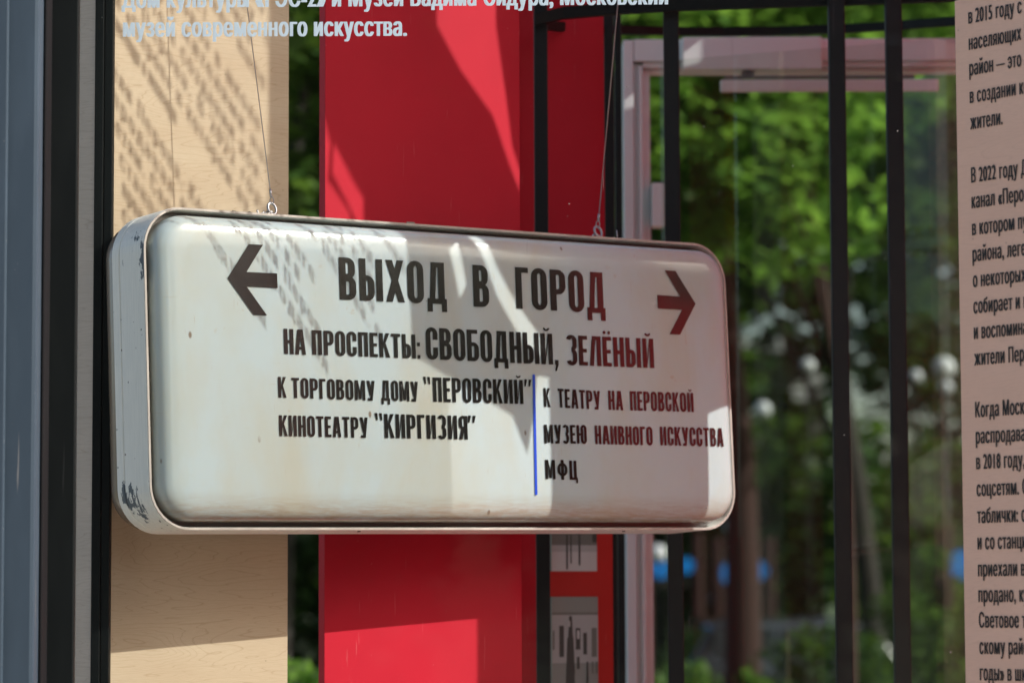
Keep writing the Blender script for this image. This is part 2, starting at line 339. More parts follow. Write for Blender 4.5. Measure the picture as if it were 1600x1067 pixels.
# ---- hand-cut condensed Cyrillic capitals: every glyph is drawn on a width x 1 cell
LV, LH = .175, .125                      # stem weight, bar weight (fractions of cap height)
def gl(ch):
    """returns (width, list of polygon quads strips) for a glyph of height 1"""
    q = []; w = .44
    def rect(x0, y0, x1, y1): q.append([(x0, y0), (x1, y0), (x1, y1), (x0, y1)])
    def para(xb, xt, y0=0, y1=1, t=LV): q.append([(xb, y0), (xb + t, y0), (xt + t, y1), (xt, y1)])
    def ring(x0, x1, y0, y1, a0, a1, tx=LV, ty=LH, R=None):
        rx = (x1 - x0) / 2; ry = R or min((y1 - y0) / 2, rx * .95); n_ = 18; prev = None
        cx = (x0 + x1) / 2
        angs = sorted(set([a0 + (a1 - a0) * k / n_ for k in range(n_ + 1)] + [a for a in (0.001, -.001, 180.001, 179.999, 359.999, 360.001) if a0 < a < a1]))
        for a in angs:
            r_ = radians(a); cc, ss = cos(r_), sin(r_); yc = y1 - ry if ss > 0 else y0 + ry
            o_ = (cx + rx * cc, yc + ry * ss); i_ = (cx + (rx - tx) * cc, yc + (ry - ty) * ss)
            if prev: q.append([prev[0], o_, i_, prev[1]])
            prev = (o_, i_)
    def dbowl(x0, x1, y0, y1, tx=LV, ty=LH):
        r = min((y1 - y0) / 2, (x1 - x0) * .72, .2); pr = []
        ri = max(r - tx, .01); rj = max(r - ty, .01)
        pr.append(((x0, y1), (x0, y1 - ty)))
        for k in range(7):
            a = radians(90 - 15 * k); pr.append(((x1 - r + r * cos(a), y1 - r + r * sin(a)), (x1 - r + ri * cos(a), y1 - r + rj * sin(a))))
        for k in range(7):
            a = radians(-15 * k); pr.append(((x1 - r + r * cos(a), y0 + r + r * sin(a)), (x1 - r + ri * cos(a), y0 + r + rj * sin(a))))
        pr.append(((x0, y0), (x0, y0 + ty)))
        for a, b_ in zip(pr, pr[1:]): q.append([a[0], b_[0], b_[1], a[1]])
    def disc(cx, cy, r, n_=10): q.append([(cx + r * cos(2*pi*k/n_), cy + r * 1.05 * sin(2*pi*k/n_)) for k in range(n_)])
    def breve():
        for k in range(8):
            a, b_ = radians(195 + 150 * k / 8), radians(195 + 150 * (k + 1) / 8)
            P = lambda a, r: (w / 2 + r * cos(a), 1.20 + r * .95 * sin(a)); q.append([P(a, .13), P(b_, .13), P(b_, .065), P(a, .065)])
    if ch == 'В': rect(0, 0, LV, 1); dbowl(LV*.5, w - .02, .49, 1); dbowl(LV*.5, w, 0, .56)
    elif ch == 'Ы': w = .62; rect(0, 0, LV, 1); dbowl(LV*.5, .40, 0, .60); rect(w - LV, 0, w, 1)
    elif ch == 'Ь': rect(0, 0, LV, 1); dbowl(LV*.5, w, 0, .60)
    elif ch == 'Х': w = .50; para(0, w - LV - .01); para(w - LV, .01)
    elif ch == 'О': ring(0, w, -.012, 1.012, 0, 360)
    elif ch == 'Д':
        w = .53; q.append([(.065, .1), (.065 + LV*.85, .1), (.12 + LV*.85, 1 - LH), (.12, 1 - LH)]); rect(.12, 1 - LH, w - .05, 1); rect(w - .05 - LV, .1, w - .05, 1 - LH)
        rect(0, 0, w, LH); rect(0, -.19, LV*.8, 0); rect(w - LV*.8, -.19, w, 0)
    elif ch == 'Г': w = .36; rect(0, 0, LV, 1); rect(LV, 1 - LH, w, 1)
    elif ch == 'Р': rect(0, 0, LV, 1); dbowl(LV*.5, w, .40, 1)
    elif ch == 'Н': rect(0, 0, LV, 1); rect(w - LV, 0, w, 1); rect(LV, .43, w - LV, .43 + LH)
    elif ch == 'А': w = .49; para(0, (w - LV) / 2 - .035, t=LV*.95); para(w - LV*.95, (w - LV) / 2 + .045, t=LV*.95); rect(.10, .2, w - .10, .2 + LH*.9)
    elif ch == 'П': rect(0, 0, LV, 1); rect(w - LV, 0, w, 1); rect(LV, 1 - LH, w - LV, 1)
    elif ch == 'Л': w = .47; rect(w - LV, 0, w, 1); rect(.12, 1 - LH, w - LV, 1); q.append([(0, 0), (LV*.95, 0), (.10 + LV*.9, 1 - LH), (.10, 1 - LH)])
    elif ch == 'С':
        ring(0, w, -.012, 1.012, 0, 360)
        q[:] = [p_ for p_ in q if not (max(a for a, _ in p_) > w*.62 and min(b_ for _, b_ in p_) < .66 and max(b_ for _, b_ in p_) > .34)]
        rect(w - LV, .62, w, .82); rect(w - LV, .19, w, .38)
    elif ch in 'ЕЁ':
        w = .36; rect(0, 0, LV, 1); rect(LV, 1 - LH, w, 1); rect(LV, .44, w - .03, .44 + LH); rect(LV, 0, w, LH)
        if ch == 'Ё': disc(w*.25, 1.14, .058); disc(w*.78, 1.14, .058)
    elif ch == 'К': w = .47; rect(0, 0, LV, 1); q.append([(LV, .36), (LV, .60), (w - LV, 1), (w, 1)]); q.append([(LV + .02, .52), (LV + .10, .62), (w + .01, 0), (w - LV, 0)])
    elif ch == 'Т': w = .42; rect((w - LV) / 2, 0, (w + LV) / 2, 1 - LH); rect(0, 1 - LH, w, 1)
    elif ch == 'Б': rect(0, 0, LV, 1); rect(LV, 1 - LH, w - .04, 1); dbowl(LV*.5, w, 0, .60)
    elif ch in 'ИЙ':
        w = .46; rect(0, 0, LV, 1); rect(w - LV, 0, w, 1); q.append([(LV, 0), (LV, .26), (w - LV, 1), (w - LV, .74)])
        if ch == 'Й': breve()
    elif ch == 'З':
        ring(0, w, .47, 1.012, -90, 160); ring(0, w, -.012, .56, -160, 90); 
    elif ch == 'У': w = .47; q.append([(0, 1), (LV, 1), (w*.5 + .09, .26), (w*.5 - .07, .26)]); q.append([(w - LV, 1), (w, 1), (.17 + LV*.9, 0), (.17, 0)]); rect(.05, 0, .30, LH)
    elif ch == 'М': w = .60; rect(0, 0, LV*.92, 1); rect(w - LV*.92, 0, w, 1); q.append([(LV*.8, 1), (LV*1.1, 1), (w/2 + .075, .05), (w/2 - .075, .05)][::1]); q.append([(w - LV*1.1, 1), (w - LV*.8, 1), (w/2 + .075, .05), (w/2 - .075, .05)])
    elif ch == 'Я': rect(w - LV, 0, w, 1); dbowl(LV*.5, w, .42, 1); q[1:] = [[(w - x, y) for x, y in p_] for p_ in q[1:]]; q.append([(0, 0), (LV, 0), (w - LV + .02, .46), (w - LV - .14, .46)])
    elif ch == 'Ю': w = .68; rect(0, 0, LV, 1); rect(LV, .44, .30, .44 + LH); ring(.27, w, -.012, 1.012, 0, 360)
    elif ch == 'Ф': w = .60; ring(0, w, .17, .86, 0, 360, LV*.9, LH*.9, .27); rect(w/2 - LV/2, -.02, w/2 + LV/2, 1.02)
    elif ch == 'Ц': w = .50; rect(0, 0, LV, 1); rect(w - LV - .06, 0, w - .06, 1); rect(LV, 0, w - LV - .06, LH); rect(w - .12, -.17, w, LH)
    elif ch == ':': w = .14; rect(0, 0, .13, .15); rect(0, .52, .13, .67)
    elif ch == ',': w = .15; rect(0, 0, .14, .15); q.append([(.0, -.20), (.06, -.20), (.14, 0), (.04, 0)])
    elif ch == '“': w = .24; q.append([(.05, .70), (.10, .70), (.09, 1), (0, 1)]); q.append([(.19, .70), (.24, .70), (.23, 1), (.14, 1)])
    elif ch == '”': w = .24; q.append([(.0, .70), (.05, .70), (.10, 1), (.01, 1)]); q.append([(.14, .70), (.19, .70), (.24, 1), (.15, 1)])
    return w, q
def word(txt, xl, yl, xr, yr, cap, mb, gap=.085):
    """txt set between two baseline points given on the sign face, cap = cap height in metres"""
    a, b_ = Vector(suv(xl, yl)), Vector(suv(xr, yr)); gs = [gl(c) for c in txt]
    tot = sum(g[0] for g in gs) + gap * (len(gs) - 1); d = b_ - a; sx = d.length / tot; dirx = d / d.length; up = Vector((0, 1)); x = 0; i = 0
    for w, polys in gs:
        jx = random.uniform(-.004, .004)
        for pl in polys:
            i += 1; yy = FY - .0006 - (i % 7) * .00004; area = 0
            pts = [a + dirx * ((x + px_ + jx) * sx) + up * (py_ * cap) for px_, py_ in pl]
            for k in range(len(pts)): p1, p2 = pts[k-1], pts[k]; area += p1.x * p2.y - p2.x * p1.y
            if area < 0: pts.reverse()
            mb.add([(p_.x, yy, p_.y) for p_ in pts], [tuple(range(len(pts)))])
        x += w + gap
def capm(xp, yt, yb): return abs(suv(xp, yt)[1] - suv(xp, yb)[1])
L = MB()
word('ВЫХОД', 531, 468, 698, 475.5, capm(531, 402, 468), L)
word('В', 740, 479, 764.5, 480, capm(741, 414, 479), L)
word('ГОРОД', 807, 482, 946, 489.5, capm(806, 417.5, 482), L)
word('НА', 444, 552.8, 478, 554.5, capm(443, 513.5, 552.8), L, .06)
word('ПРОСПЕКТЫ:', 488, 554, 657, 560.5, capm(488, 515.7, 554), L, .075)
word('СВОБОДНЫЙ,', 666, 561, 873, 570, capm(666, 511.5, 561), L, .07)
word('ЗЕЛЁНЫЙ', 885, 570, 1022, 575, capm(890, 523.5, 570), L, .07)
word('К', 435, 621, 447.5, 621.4, capm(435, 588.6, 621), L)
word('ТОРГОВОМУ', 456, 621.5, 586, 626, capm(456, 590, 621.5), L)
word('ДОМУ', 596, 625.4, 653.5, 627.6, capm(600, 594, 625.4), L)
word('“', 662, 626, 673, 626.5, capm(662, 588.5, 626), L)
word('ПЕРОВСКИЙ', 677, 627.6, 818, 631, capm(677, 589.5, 627.6), L, .08)
word('”', 820, 629, 831.5, 629.5, capm(820, 592.5, 629), L)
word('КИНОТЕАТРУ', 436.5, 681, 575, 684, capm(436, 648.5, 681), L)
word('“', 586, 682.5, 598, 683, capm(590, 645, 682.5), L)
word('КИРГИЗИЯ', 601, 684, 731, 686.5, capm(601, 646.5, 684), L)
word('”', 732, 686, 744.5, 686.5, capm(735, 649, 686), L)
word('К', 850, 635.5, 860, 636, capm(850, 606, 635.5), L)
word('ТЕАТРУ', 872, 636.5, 938, 640, capm(872, 607, 636.5), L)
word('НА', 951, 640, 973.5, 641, capm(955, 610, 640), L)
word('ПЕРОВСКОЙ', 985, 641, 1084, 643.5, capm(985, 611, 641), L)
word('МУЗЕЮ', 850.5, 692.5, 917, 693, capm(850, 662.8, 692), L)
word('НАИВНОГО', 930, 693.5, 1020, 695.5, capm(930, 664.5, 693.5), L)
word('ИСКУССТВА', 1032, 695.5, 1131, 697.5, capm(1032, 666.5, 695.5), L)
word('МФЦ', 852.5, 748, 903, 749.5, capm(852, 718, 748), L, .13)
for arrow in ([(355.3,434.6),(388.4,381.7),(410.4,382.8),(385,425),(432.7,427.4),(433.6,450.3),(385,447.6),(417,493),(395.8,492)],
              [(1086.6,474.7),(1062.4,522.8),(1046,522),(1065.3,484),(1027.7,482),(1026.6,461),(1062.4,463.5),(1038.3,422.3),(1055,423.4)]):
    pts = [suv(*p_) for p_ in arrow]; k = len(pts)
    tri = {9: [(0,1,2,3),(0,3,6),(3,4,5,6),(0,6,7,8)]}[k] if arrow[0][0] < 500 else [(0,1,2,3),(0,3,6),(3,4,5,6),(0,6,7,8)]
    L.add([(x, FY - .0008, z) for x, z in pts], tri)
L.build('lettering', M['letter'], sign)
x0_, z1_ = suv(833.8, 585); x1_, z0_ = suv(837.6, 773); xw = .0065
B = MB(); B.add([(x0_ - xw/2, FY-.0008, z1_), (x0_ + xw/2, FY-.0008, z1_), (x1_ + xw/2, FY-.0008, z0_), (x1_ - xw/2, FY-.0008, z0_)], [(0, 3, 2, 1)])
B.build('blue_divider', M['blue_line'], sign)
# small metal tab, bolt head and chipped screws along the top
tx = suv(651, 350, .03)[0]; B = MB(); B.box(tx - .011, tx + .009, .05, .052, SH, SH + .012); B.build('metal_tab', M['dark_steel'], sign)
for xs_ in (.50, 1.19):
    B = MB(); B.box(xs_ - .002, xs_ + .002, .018, .024, -.0025, .0); B.build('rivet', M['dark_steel'], sign)

# ---- eye bolts and wires
def at_sign(x, y, z): return T @ Vector((x, y, z))
def eye(px):
    x = (Ti @ onplane(px, 325 if px < 600 else 368, O + Mv * .06, Mv)).x
    c = Vector((x, .06, SH + .021)); B = MB()
    B.tube([c + Vector((.0095 * cos(a), .0095 * sin(a) * .45, .0125 * sin(a) )) for a in [2*pi*k/20 for k in range(20)]], .0028, 8, True)
    B.tube([Vector((x, .06, SH - .002)), Vector((x, .06, SH + .010))], .003, 8)
    B.tube([Vector((x, .06, SH)), Vector((x, .06, SH + .003))], .013, 12)
    B.tube([c + Vector((-.004 + .010 * cos(a), .004, -.012 + .007 * sin(a))) for a in [2*pi*k/16 for k in range(16)]], .0022, 7, True)
    B.build('eye_bolt', M['steel'], sign, True); return x, c
xL, cL = eye(425); xR, cR = eye(935)
B = MB()   # twisted spare wire lying on the lid, left
pts = [Vector((xL - .012 - .011 * k, .055 + .004 * sin(k * 2.1), SH + .007 + .0035 * sin(k * 1.9))) for k in range(9)]
B.tube(pts, .0017, 6); B.build('twisted_wire', M['wire_black'], sign, True)
B = MB(); pts = [Vector((xL - .01 - .006 * k, .045 + .005 * cos(k * 2.4), SH + .008 + .005 * sin(k * 2.4))) for k in range(7)]
B.tube(pts, .0022, 6); B.build('wire_knot', M['steel'], sign, True); B = MB()
pts = [Vector((xR + .028 + .006 * k, .05 + .004 * cos(k * 2.4), SH + .005 + .004 * sin(k * 2.2))) for k in range(6)]; B.tube(pts, .0017, 6)
B.tube([Vector((xR + .046, .05, SH + .002)), Vector((xR + .044, .05, SH + .026))], .0014, 6); B.build('wire_knot', M['steel'], sign, True)
BEAMZ = 3.6
def wire(c, px_top, label):
    P0 = T @ (c + Vector((0, 0, .0125))); P1 = at(px_top, 0, P0.y); d = P1 - P0; P2 = P0 + d * ((BEAMZ - P0.z) / d.z)
    t = thing('hanging_wire', label, 'wire', P2, 'wires that carry the light box'); B = MB()
    B.tube([P0 - P2 + (P2 - P0).normalized() * .012, Vector((0, 0, 0))], .0011, 6); B.build('cable', M['steel'], t, True)
    B = MB(); dd = (P2 - P0).normalized(); B.tube([P0 - P2 + dd * .012, P0 - P2 + dd * .028], .0028, 8)
    B.tube([P0 - P2 + Vector((.004 * cos(a), 0, .004 + .008 * sin(a))) for a in [2*pi*k/12 for k in range(12)]], .0011, 6, True)
    B.build('ferrule', M['steel'], t, True); return P2
A1 = wire(cL, 385, 'thin steel wire holding the left end of the light box')
A2 = wire(cR, 966, 'thin steel wire holding the right end of the light box')
dv = (A2 - A1).normalized(); t = thing('roof_beam', 'black steel roof beam above the light box, out of view', 'beam', A1)
ang = math.atan2(dv.y, dv.x); Mr = Matrix.Rotation(ang, 4, 'Z'); B = MB(); B.box(-.5, 2.2, -.03, .03, 0, .08, Mr); B.build('beam_tube', M['black'], t)

# ------------------------------------------------------------------ panels behind the sign
PW = O + Mv * .27; th = yaw - radians(4); PU = Vector((cos(th), sin(th), 0)); PN = Vector((-sin(th), cos(th), 0))
def wx(px, off=0):                      # distance along the wall line of pixel column px at the horizon
    P = onplane(px, 950, PW + PN * off, PN); return (P - PW).dot(PU)
def panel(name, label, cat, xa, xb, thick, z0_, z1_, m, off=0, part='board'):
    P = PW + PU * xa + PN * off; Mx = Matrix((PU, PN, Vector((0, 0, 1)))).transposed().to_4x4(); Mx.translation = (P.x, P.y, z0_)
    t = thing(name, label, cat, Mx); B = MB(); B.box(0, xb - xa, 0, thick, 0, z1_ - z0_); o = B.build(part, m, t, bevel=.0008); return t
panel('wooden_panel', 'tall birch plywood panel behind the left end of the light box', 'panel', wx(140), wx(449.5), .018, .13, 3.35, M['ply'])
panel('red_panel', 'wide bright red panel behind the middle of the light box', 'panel', wx(507), wx(815), .026, .13, 3.35, M['red'])
# red panel 2, further back, with two framed prints
P2 = at(832, 950, 7.45); th2 = radians(20); U2 = Vector((cos(th2), sin(th2), 0)); N2 = Vector((-sin(th2), cos(th2), 0))
def p2x(px): return (onplane(px, 950, P2, N2) - P2).dot(U2)
M2 = Matrix((U2, N2, Vector((0, 0, 1)))).transposed().to_4x4(); M2.translation = (P2.x, P2.y, .13)
t2 = thing('red_panel', 'darker narrow red panel between the black bars, carrying two grey prints', 'panel', M2)
B = MB(); B.box(p2x(805), p2x(949), 0, .03, 0, 3.2); B.build('board', M['red'], t2, bevel=.0008)
B = MB(); zt = at(900, 826, 7.5).z - .13; B.box(p2x(853), p2x(955), -.012, -.002, 0, zt); B.build('lower_board', M['orange_red'], t2, bevel=.0008)  # lower part of the panel, glare put into its more orange colour
def z2(px, py): return onplane(px, py, P2, N2).z
def print_thing(label, px0, px1, pyt, pyb, scene_):
    x0, x1 = p2x(px0), p2x(px1); za, zb = z2(px0, pyb) - .13, z2(px0, pyt) - .13
    Mx = M2 @ Matrix.Translation(Vector((x0, -.013, za))); t = thing('photo_print', label, 'photo', Mx, 'grey prints on the red panel')
    w, h = x1 - x0, zb - za; B = MB(); B.box(0, w, -.004, 0, 0, h); B.build('mount', M['white_paint'], t)
    B = MB(); B.box(-.0015, 0, -.010, 0, 0, h); B.build('glass_edge', PGE, t)
    mb = MB(); ks = list(PG); idx = []
    for i, (g, x_0, y_0, x_1, y_1, *tp) in enumerate(scene_):
        tpx = tp[0] if tp else 0; yy = -.0045 - i * .00006; idx.append(ks.index(g))
        mb.add([(x_0*w, yy, y_0*h), (x_1*w, yy, y_0*h), ((x_1 - tpx)*w, yy, y_1*h), ((x_0 + tpx)*w, yy, y_1*h)], [(0, 1, 2, 3)])
    o = mb.build('printed_image', PG[ks[0]], t)
    for k in ks[1:]: o.data.materials.append(PG[k])
    for p_, i in zip(o.data.polygons, idx): p_.material_index = i
PG = {k: mat('print grey %s' % k, c, .35) for k, c in dict(d=(.045, .058, .055), m=(.15, .18, .17), g=(.24, .29, .28), l=(.38, .44, .46), w=(.52, .58, .60)).items()}
PGE = mat('glass edge green', (.25, .42, .38), .2)
print_thing('upper grey print of a chair on a pale floor, half hidden by the light box', 857, 929, 742, 892,
  [('m', 0, 0, 1, 1), ('w', 0, 0, 1, .20), ('l', 0, .20, 1, .27), ('g', 0, .62, 1, 1), ('d', .90, .30, 1, .75), ('d', .33, .02, .37, .5), ('d', .60, .06, .64, .5), ('d', .42, .08, .45, .45), ('d', .33, .44, .64, .49), ('d', .30, .5, .36, .9), ('d', .62, .5, .68, .95), ('d', .33, .9, .66, .96), ('l', .46, .55, .58, .8)])
print_thing('lower grey print of a gallery room with a tall dark sculpture', 857, 930, 932, 1120,
  [('g', 0, 0, 1, 1), ('l', 0, .45, 1, .85), ('m', 0, .85, 1, .87), ('d', 0, 0, 1, .10), ('m', 0, .10, 1, .14), ('m', .03, .56, .07, .72), ('d', .17, .50, .27, .76), ('d', .52, .56, .62, .74), ('w', .55, .65, .60, .72), ('d', .68, .52, .76, .70), ('m', .86, .50, .97, .74), ('m', .86, .36, .90, .46), ('m', .94, .36, .99, .46), ('d', .54, .40, .60, .50),
   ('d', .28, .04, .52, .36, .03), ('d', .31, .36, .50, .66, .03), ('d', .36, .66, .46, .84, .02), ('w', .37, .75, .40, .80), ('d', .70, .06, .82, .30, .04), ('d', .74, .30, .79, .46, .01)])

# narrow plywood return, shade put into its grey colour, and black bar at the left
Q0, Q1 = at(112, 950, 6.30), at(147, 950, 6.29)
t = thing('narrow_board', 'narrow greyish plywood strip between two black bars at the left', 'panel', (Q0.x, Q0.y, .13))
dq = Q1 - Q0; B = MB(); aq = math.atan2(dq.y, dq.x); B.box(0, dq.length, 0, .012, 0, 3.2, Matrix.Rotation(aq - .25, 4, 'Z')); B.build('board', M['ply_grey'], t)
def vbar(px0, px1, Y, depth, z0_, z1_, rot=0):
    a, c = at(px0, 533, Y), at(px1, 533, Y); B = MB(); w = c.x - a.x; cx = (a.x + c.x) / 2
    return (cx, Y), w, depth
def post_part(mb, px0, px1, Y, depth, z0_, z1_, org, rot=0):
    a, c = at(px0, 533, Y), at(px1, 533, Y); w = c.x - a.x; cx = (a.x + c.x) / 2
    mb.box(-w/2, w/2, 0, depth, z0_, z1_, Matrix.Translation(Vector((cx, Y, 0)) - Vector(org)) @ Matrix.Rotation(rot, 4, 'Z'))
org = at(158, 950, 6.25); t = thing('black_post', 'slim black steel post right beside the plywood panel', 'post', (org.x, org.y, .12))
B = MB(); post_part(B, 145, 159, 6.275, .03, 0, 3.3, (org.x, org.y, 0)); post_part(B, 160, 173.5, 6.28, .03, 0, 3.3, (org.x, org.y, 0)); post_part(B, 158, 162, 6.285, .02, 0, 3.3, (org.x, org.y, 0)); B.build('post_tube', M['black'], t, bevel=.002)

# ------------------------------------------------------------------ round black steel frame with rails
cx0 = at(1150, 950, 7.75); t = thing('round_steel_frame', 'black steel cage of upright bars and curved top rails behind the light box', 'frame', (cx0.x, cx0.y, .12))
OG = (cx0.x, cx0.y, .12)
for (a, c, Y, dep, ztop, rot) in ((836, 858, 7.30, .03, 2.95, 0), (946, 962, 7.72, .03, 3.0, 0), (963, 974, 7.80, .02, 3.0, 0), (1041, 1065, 7.30, .030, 3.1, 0), (1301, 1327, 7.22, .030, 3.1, 0), (1391, 1417, 7.20, .030, 3.1, 0)):
    B = MB(); post_part(B, a, c, Y, dep, 0, ztop, (OG[0], OG[1], 0), rot); B.build('upright_bar', M['bar'], t, bevel=.003)
def rail(pts, hgt, thick, name='curved_rail'):
    B = MB(); P = [at(*p_) - Vector(OG) for p_ in pts]; vs, fs = [], []
    for p_ in P: vs += [p_ + Vector((0, 0, hgt/2)), p_ + Vector((0, thick, hgt/2)), p_ + Vector((0, thick, -hgt/2)), p_ + Vector((0, 0, -hgt/2))]
    for i in range(len(P) - 1):
        for k in range(4): fs.append((i*4+k, i*4+(k+1)%4, i*4+4+(k+1)%4, i*4+4+k))
    fs += [(0, 3, 2, 1), tuple(len(vs) - 4 + k for k in range(4))]; B.add(vs, fs); return B.build(name, M['black'], t)
rail([(836, 37, 7.31), (870, 41, 7.42), (960, 46.5, 7.85), (1050, 48.5, 7.97), (1130, 49, 8.0), (1220, 48, 8.0), (1310, 45, 7.95), (1400, 40, 7.85), (1500, 32, 7.68)], .021, .02)
rail([(836, 31, 7.27), (880, 20, 7.29), (960, 13, 7.29), (1060, 7, 7.27), (1180, 3, 7.25), (1300, -1, 7.25), (1400, -4, 7.22), (1510, -9, 7.20)], .028, .02)

# ------------------------------------------------------------------ pale door frame with closer and glass
YD = 8.3; c0 = at(1240, 950, YD); zf = .12
t = thing('door_frame', 'pale pinkish metal door frame with a closer bar behind the black cage', 'door', (c0.x, c0.y, zf)); OD = Vector((c0.x, c0.y, zf))
def X(px, Y=YD): return at(px, 300, Y).x - OD.x
def Z(py, px=1240, Y=YD): return at(px, py, Y).z - zf
zl0, zl1 = Z(113), Z(61)
B = MB(); B.box(X(975), X(991), 0, .09, 0, zl1 - .002); B.build('jamb', M['pale_paint'], t, bevel=.002)
B = MB(); B.box(X(992), X(998), .015, .09, 0, zl0 + .025); B.box(X(998.5), X(1005), .006, .09, 0, zl0 + .02); B.box(X(1005.5), X(1017), .028, .09, 0, zl0 + .012); B.build('jamb_moulding', M['pale_paint'], t, bevel=.0015)
B = MB(); B.box(X(992), X(1600), .001, .09, Z(95), zl1); B.build('lintel', M['pale_paint'], t, bevel=.002)
B = MB(); B.box(X(1006), X(1600), .012, .088, Z(104), Z(96)); B.box(X(1018), X(1600), .03, .086, Z(110), Z(105)); B.build('lintel_moulding', M['pale_paint'], t, bevel=.0015)
B = MB(); B.box(X(1067), X(1285), -.04, 0, Z(112), Z(62)); B.build('closer_case', M['pale_paint'], t, bevel=.003)
B = MB(); B.box(X(1125), X(1465, YD), -.055, -.035, Z(148), Z(130)); B.build('closer_track', M['pale_paint'], t, bevel=.003)
B = MB(); B.box(X(1133), X(1430), -.03, -.015, Z(126), Z(121)); B.box(X(1160), X(1180), -.03, -.012, Z(121), Z(113)); B.build('closer_arm', M['dark_steel'], t, bevel=.002)
B = MB(); B.box(X(1018), X(1037), -.01, .05, Z(353), Z(286)); B.build('hinge_cover', M['pale_paint'], t, bevel=.002)
B = MB(); B.box(X(1560), X(1600), 0, .09, 0, zl0); B.build('jamb', M['pale_paint'], t, bevel=.002)
# the pane is hung slightly open, so it mirrors the back of the light box
gN = Vector((sin(radians(24)), cos(radians(24)), 0)); gU = Vector((gN.y, -gN.x, 0))
GA = at(1400, 500, 7.7) - OD - gU * .62; g0 = GA; g1 = GA + gU * 1.1
B = MB(); B.add([(g0.x, g0.y, .05), (g1.x, g1.y, .05), (g1.x, g1.y, zl0 - .03), (g0.x, g0.y, zl0 - .03)], [(0, 1, 2, 3)]); B.build('door_pane', M['door_glass'], t)

# ------------------------------------------------------------------ outer column, front window with lettering
YG = 6.0
c = at(20, 950, 5.6); t = thing('corner_column', 'blue grey painted steel column at the left edge of the view', 'column', (c.x, c.y, 0)); OC = Vector((c.x, c.y, 0))
B = MB(); a = at(-70, 533, 5.6).x - c.x; e = at(57, 533, 5.6).x - c.x; B.box(a, e, 0, .14, 0, 4.7); B.build('column_body', M['column'], t, bevel=.008)
a2 = at(10, 533, 5.6).x - c.x; B = MB(); B.box(a, a2, -.012, -.0005, 0, 4.7); B.build('cover_plate', M['column'], t, bevel=.003)
B = MB(); e2 = at(70, 533, 5.66).x - c.x; B.box(e + .001, e2, .05, .12, 0, 4.7); B.build('rubber_seal', M['black_rubber'], t, bevel=.003)
t = thing('window_frame', 'black window frame upright next to the grey column', 'frame', (at(95, 533, 5.8).x, 5.8, 0)); cxw = at(95, 533, 5.8).x
B = MB(); B.box(at(70.5, 533, 5.8).x - cxw, at(119, 533, 5.8).x - cxw, 0, .022, 0, 4.7); B.build('upright', M['black'], t, bevel=.003)
B = MB(); B.box(at(123, 533, 5.8).x - cxw + .001, 1.5 - cxw, .06, .14, 4.6, 4.7); B.build('top_rail', M['black'], t, bevel=.003)
B = MB(); B.box(at(123, 533, 5.8).x - cxw + .001, 1.5 - cxw, .06, .14, 0.121, .2); B.build('bottom_rail', M['black'], t, bevel=.003)

def glyph_outlines(txt, sp):
    """outlines of the default typeface, each contour filled on its own so overlapping strokes never share a plane"""
    from mathutils.geometry import tessellate_polygon
    cu = bpy.data.curves.new('outline', 'FONT'); cu.body = txt; cu.size = 1; cu.space_character = sp
    tmp = bpy.data.objects.new('outline', cu); COL.objects.link(tmp); dg = bpy.context.evaluated_depsgraph_get()
    c2 = tmp.to_curve(dg); loops = []
    for s_ in c2.splines:
        bp = s_.bezier_points; pl = []; n_ = len(bp)
        if n_ < 3: pl = [Vector((q.co.x, q.co.y)) for q in s_.points] if n_ == 0 else pl
        for i in range(n_):
            p0, p1 = bp[i], bp[(i+1) % n_]; a0, a1, a2, a3 = (Vector(q[:2]) for q in (p0.co, p0.handle_right, p1.handle_left, p1.co))
            ch = (a3 - a0).length; bend = (a1 - a0).length + (a2 - a1).length + (a3 - a2).length
            k_ = 1 if bend < ch * 1.002 else 5
            for j in range(k_):
                t_ = j / k_; w_ = 1 - t_; pl.append(a0*w_**3 + a1*3*w_*w_*t_ + a2*3*w_*t_*t_ + a3*t_**3)
        pl = [q for i, q in enumerate(pl) if (q - pl[i-1]).length > 1e-5]
        if len(pl) > 2:
            ar = sum(pl[i-1].x*pl[i].y - pl[i].x*pl[i-1].y for i in range(len(pl))) / 2; loops.append((ar, pl))
    tmp.to_curve_clear(); bpy.data.objects.remove(tmp); bpy.data.curves.remove(cu)
    if not loops: return []
    # group the contours that touch in x (one glyph each), triangulate, keep what has a non-zero winding number
    from mathutils.geometry import delaunay_2d_cdt
    L_ = sorted((pl for _, pl in loops), key=lambda pl: min(p.x for p in pl)); groups = []
    for pl in L_:
        lo, hi = min(p.x for p in pl), max(p.x for p in pl)
        if groups and lo < groups[-1][0]: groups[-1][1].append(pl); groups[-1][0] = max(groups[-1][0], hi)
        else: groups.append([hi, [pl]])
    res = []
    for _, pls in groups:
        vs, es = [], []
        for pl in pls:
            k = len(vs); vs += [p.copy() for p in pl]; es += [(k + i, k + (i + 1) % len(pl)) for i in range(len(pl))]
        ov, oe, of, *_r = delaunay_2d_cdt(vs, es, [], 0, 1e-6)
        keep = []
        for f_ in of:
            c = sum((ov[i] for i in f_), Vector((0, 0))) / len(f_); wn = 0
            for pl in pls:
                for i in range(len(pl)):
                    p, q = pl[i-1], pl[i]
                    if p.y <= c.y < q.y or q.y <= c.y < p.y:
                        if p.x + (c.y - p.y) * (q.x - p.x) / (q.y - p.y) > c.x: wn += 1 if q.y > p.y else -1
            if wn:
                A_, B_, C_ = ov[f_[0]], ov[f_[1]], ov[f_[2]]
                keep.append(tuple(f_) if (B_ - A_).cross(C_ - A_) > 0 else tuple(f_)[::-1])
        res.append((0, [Vector(p) for p in ov], keep))
    return res
_GC = {}
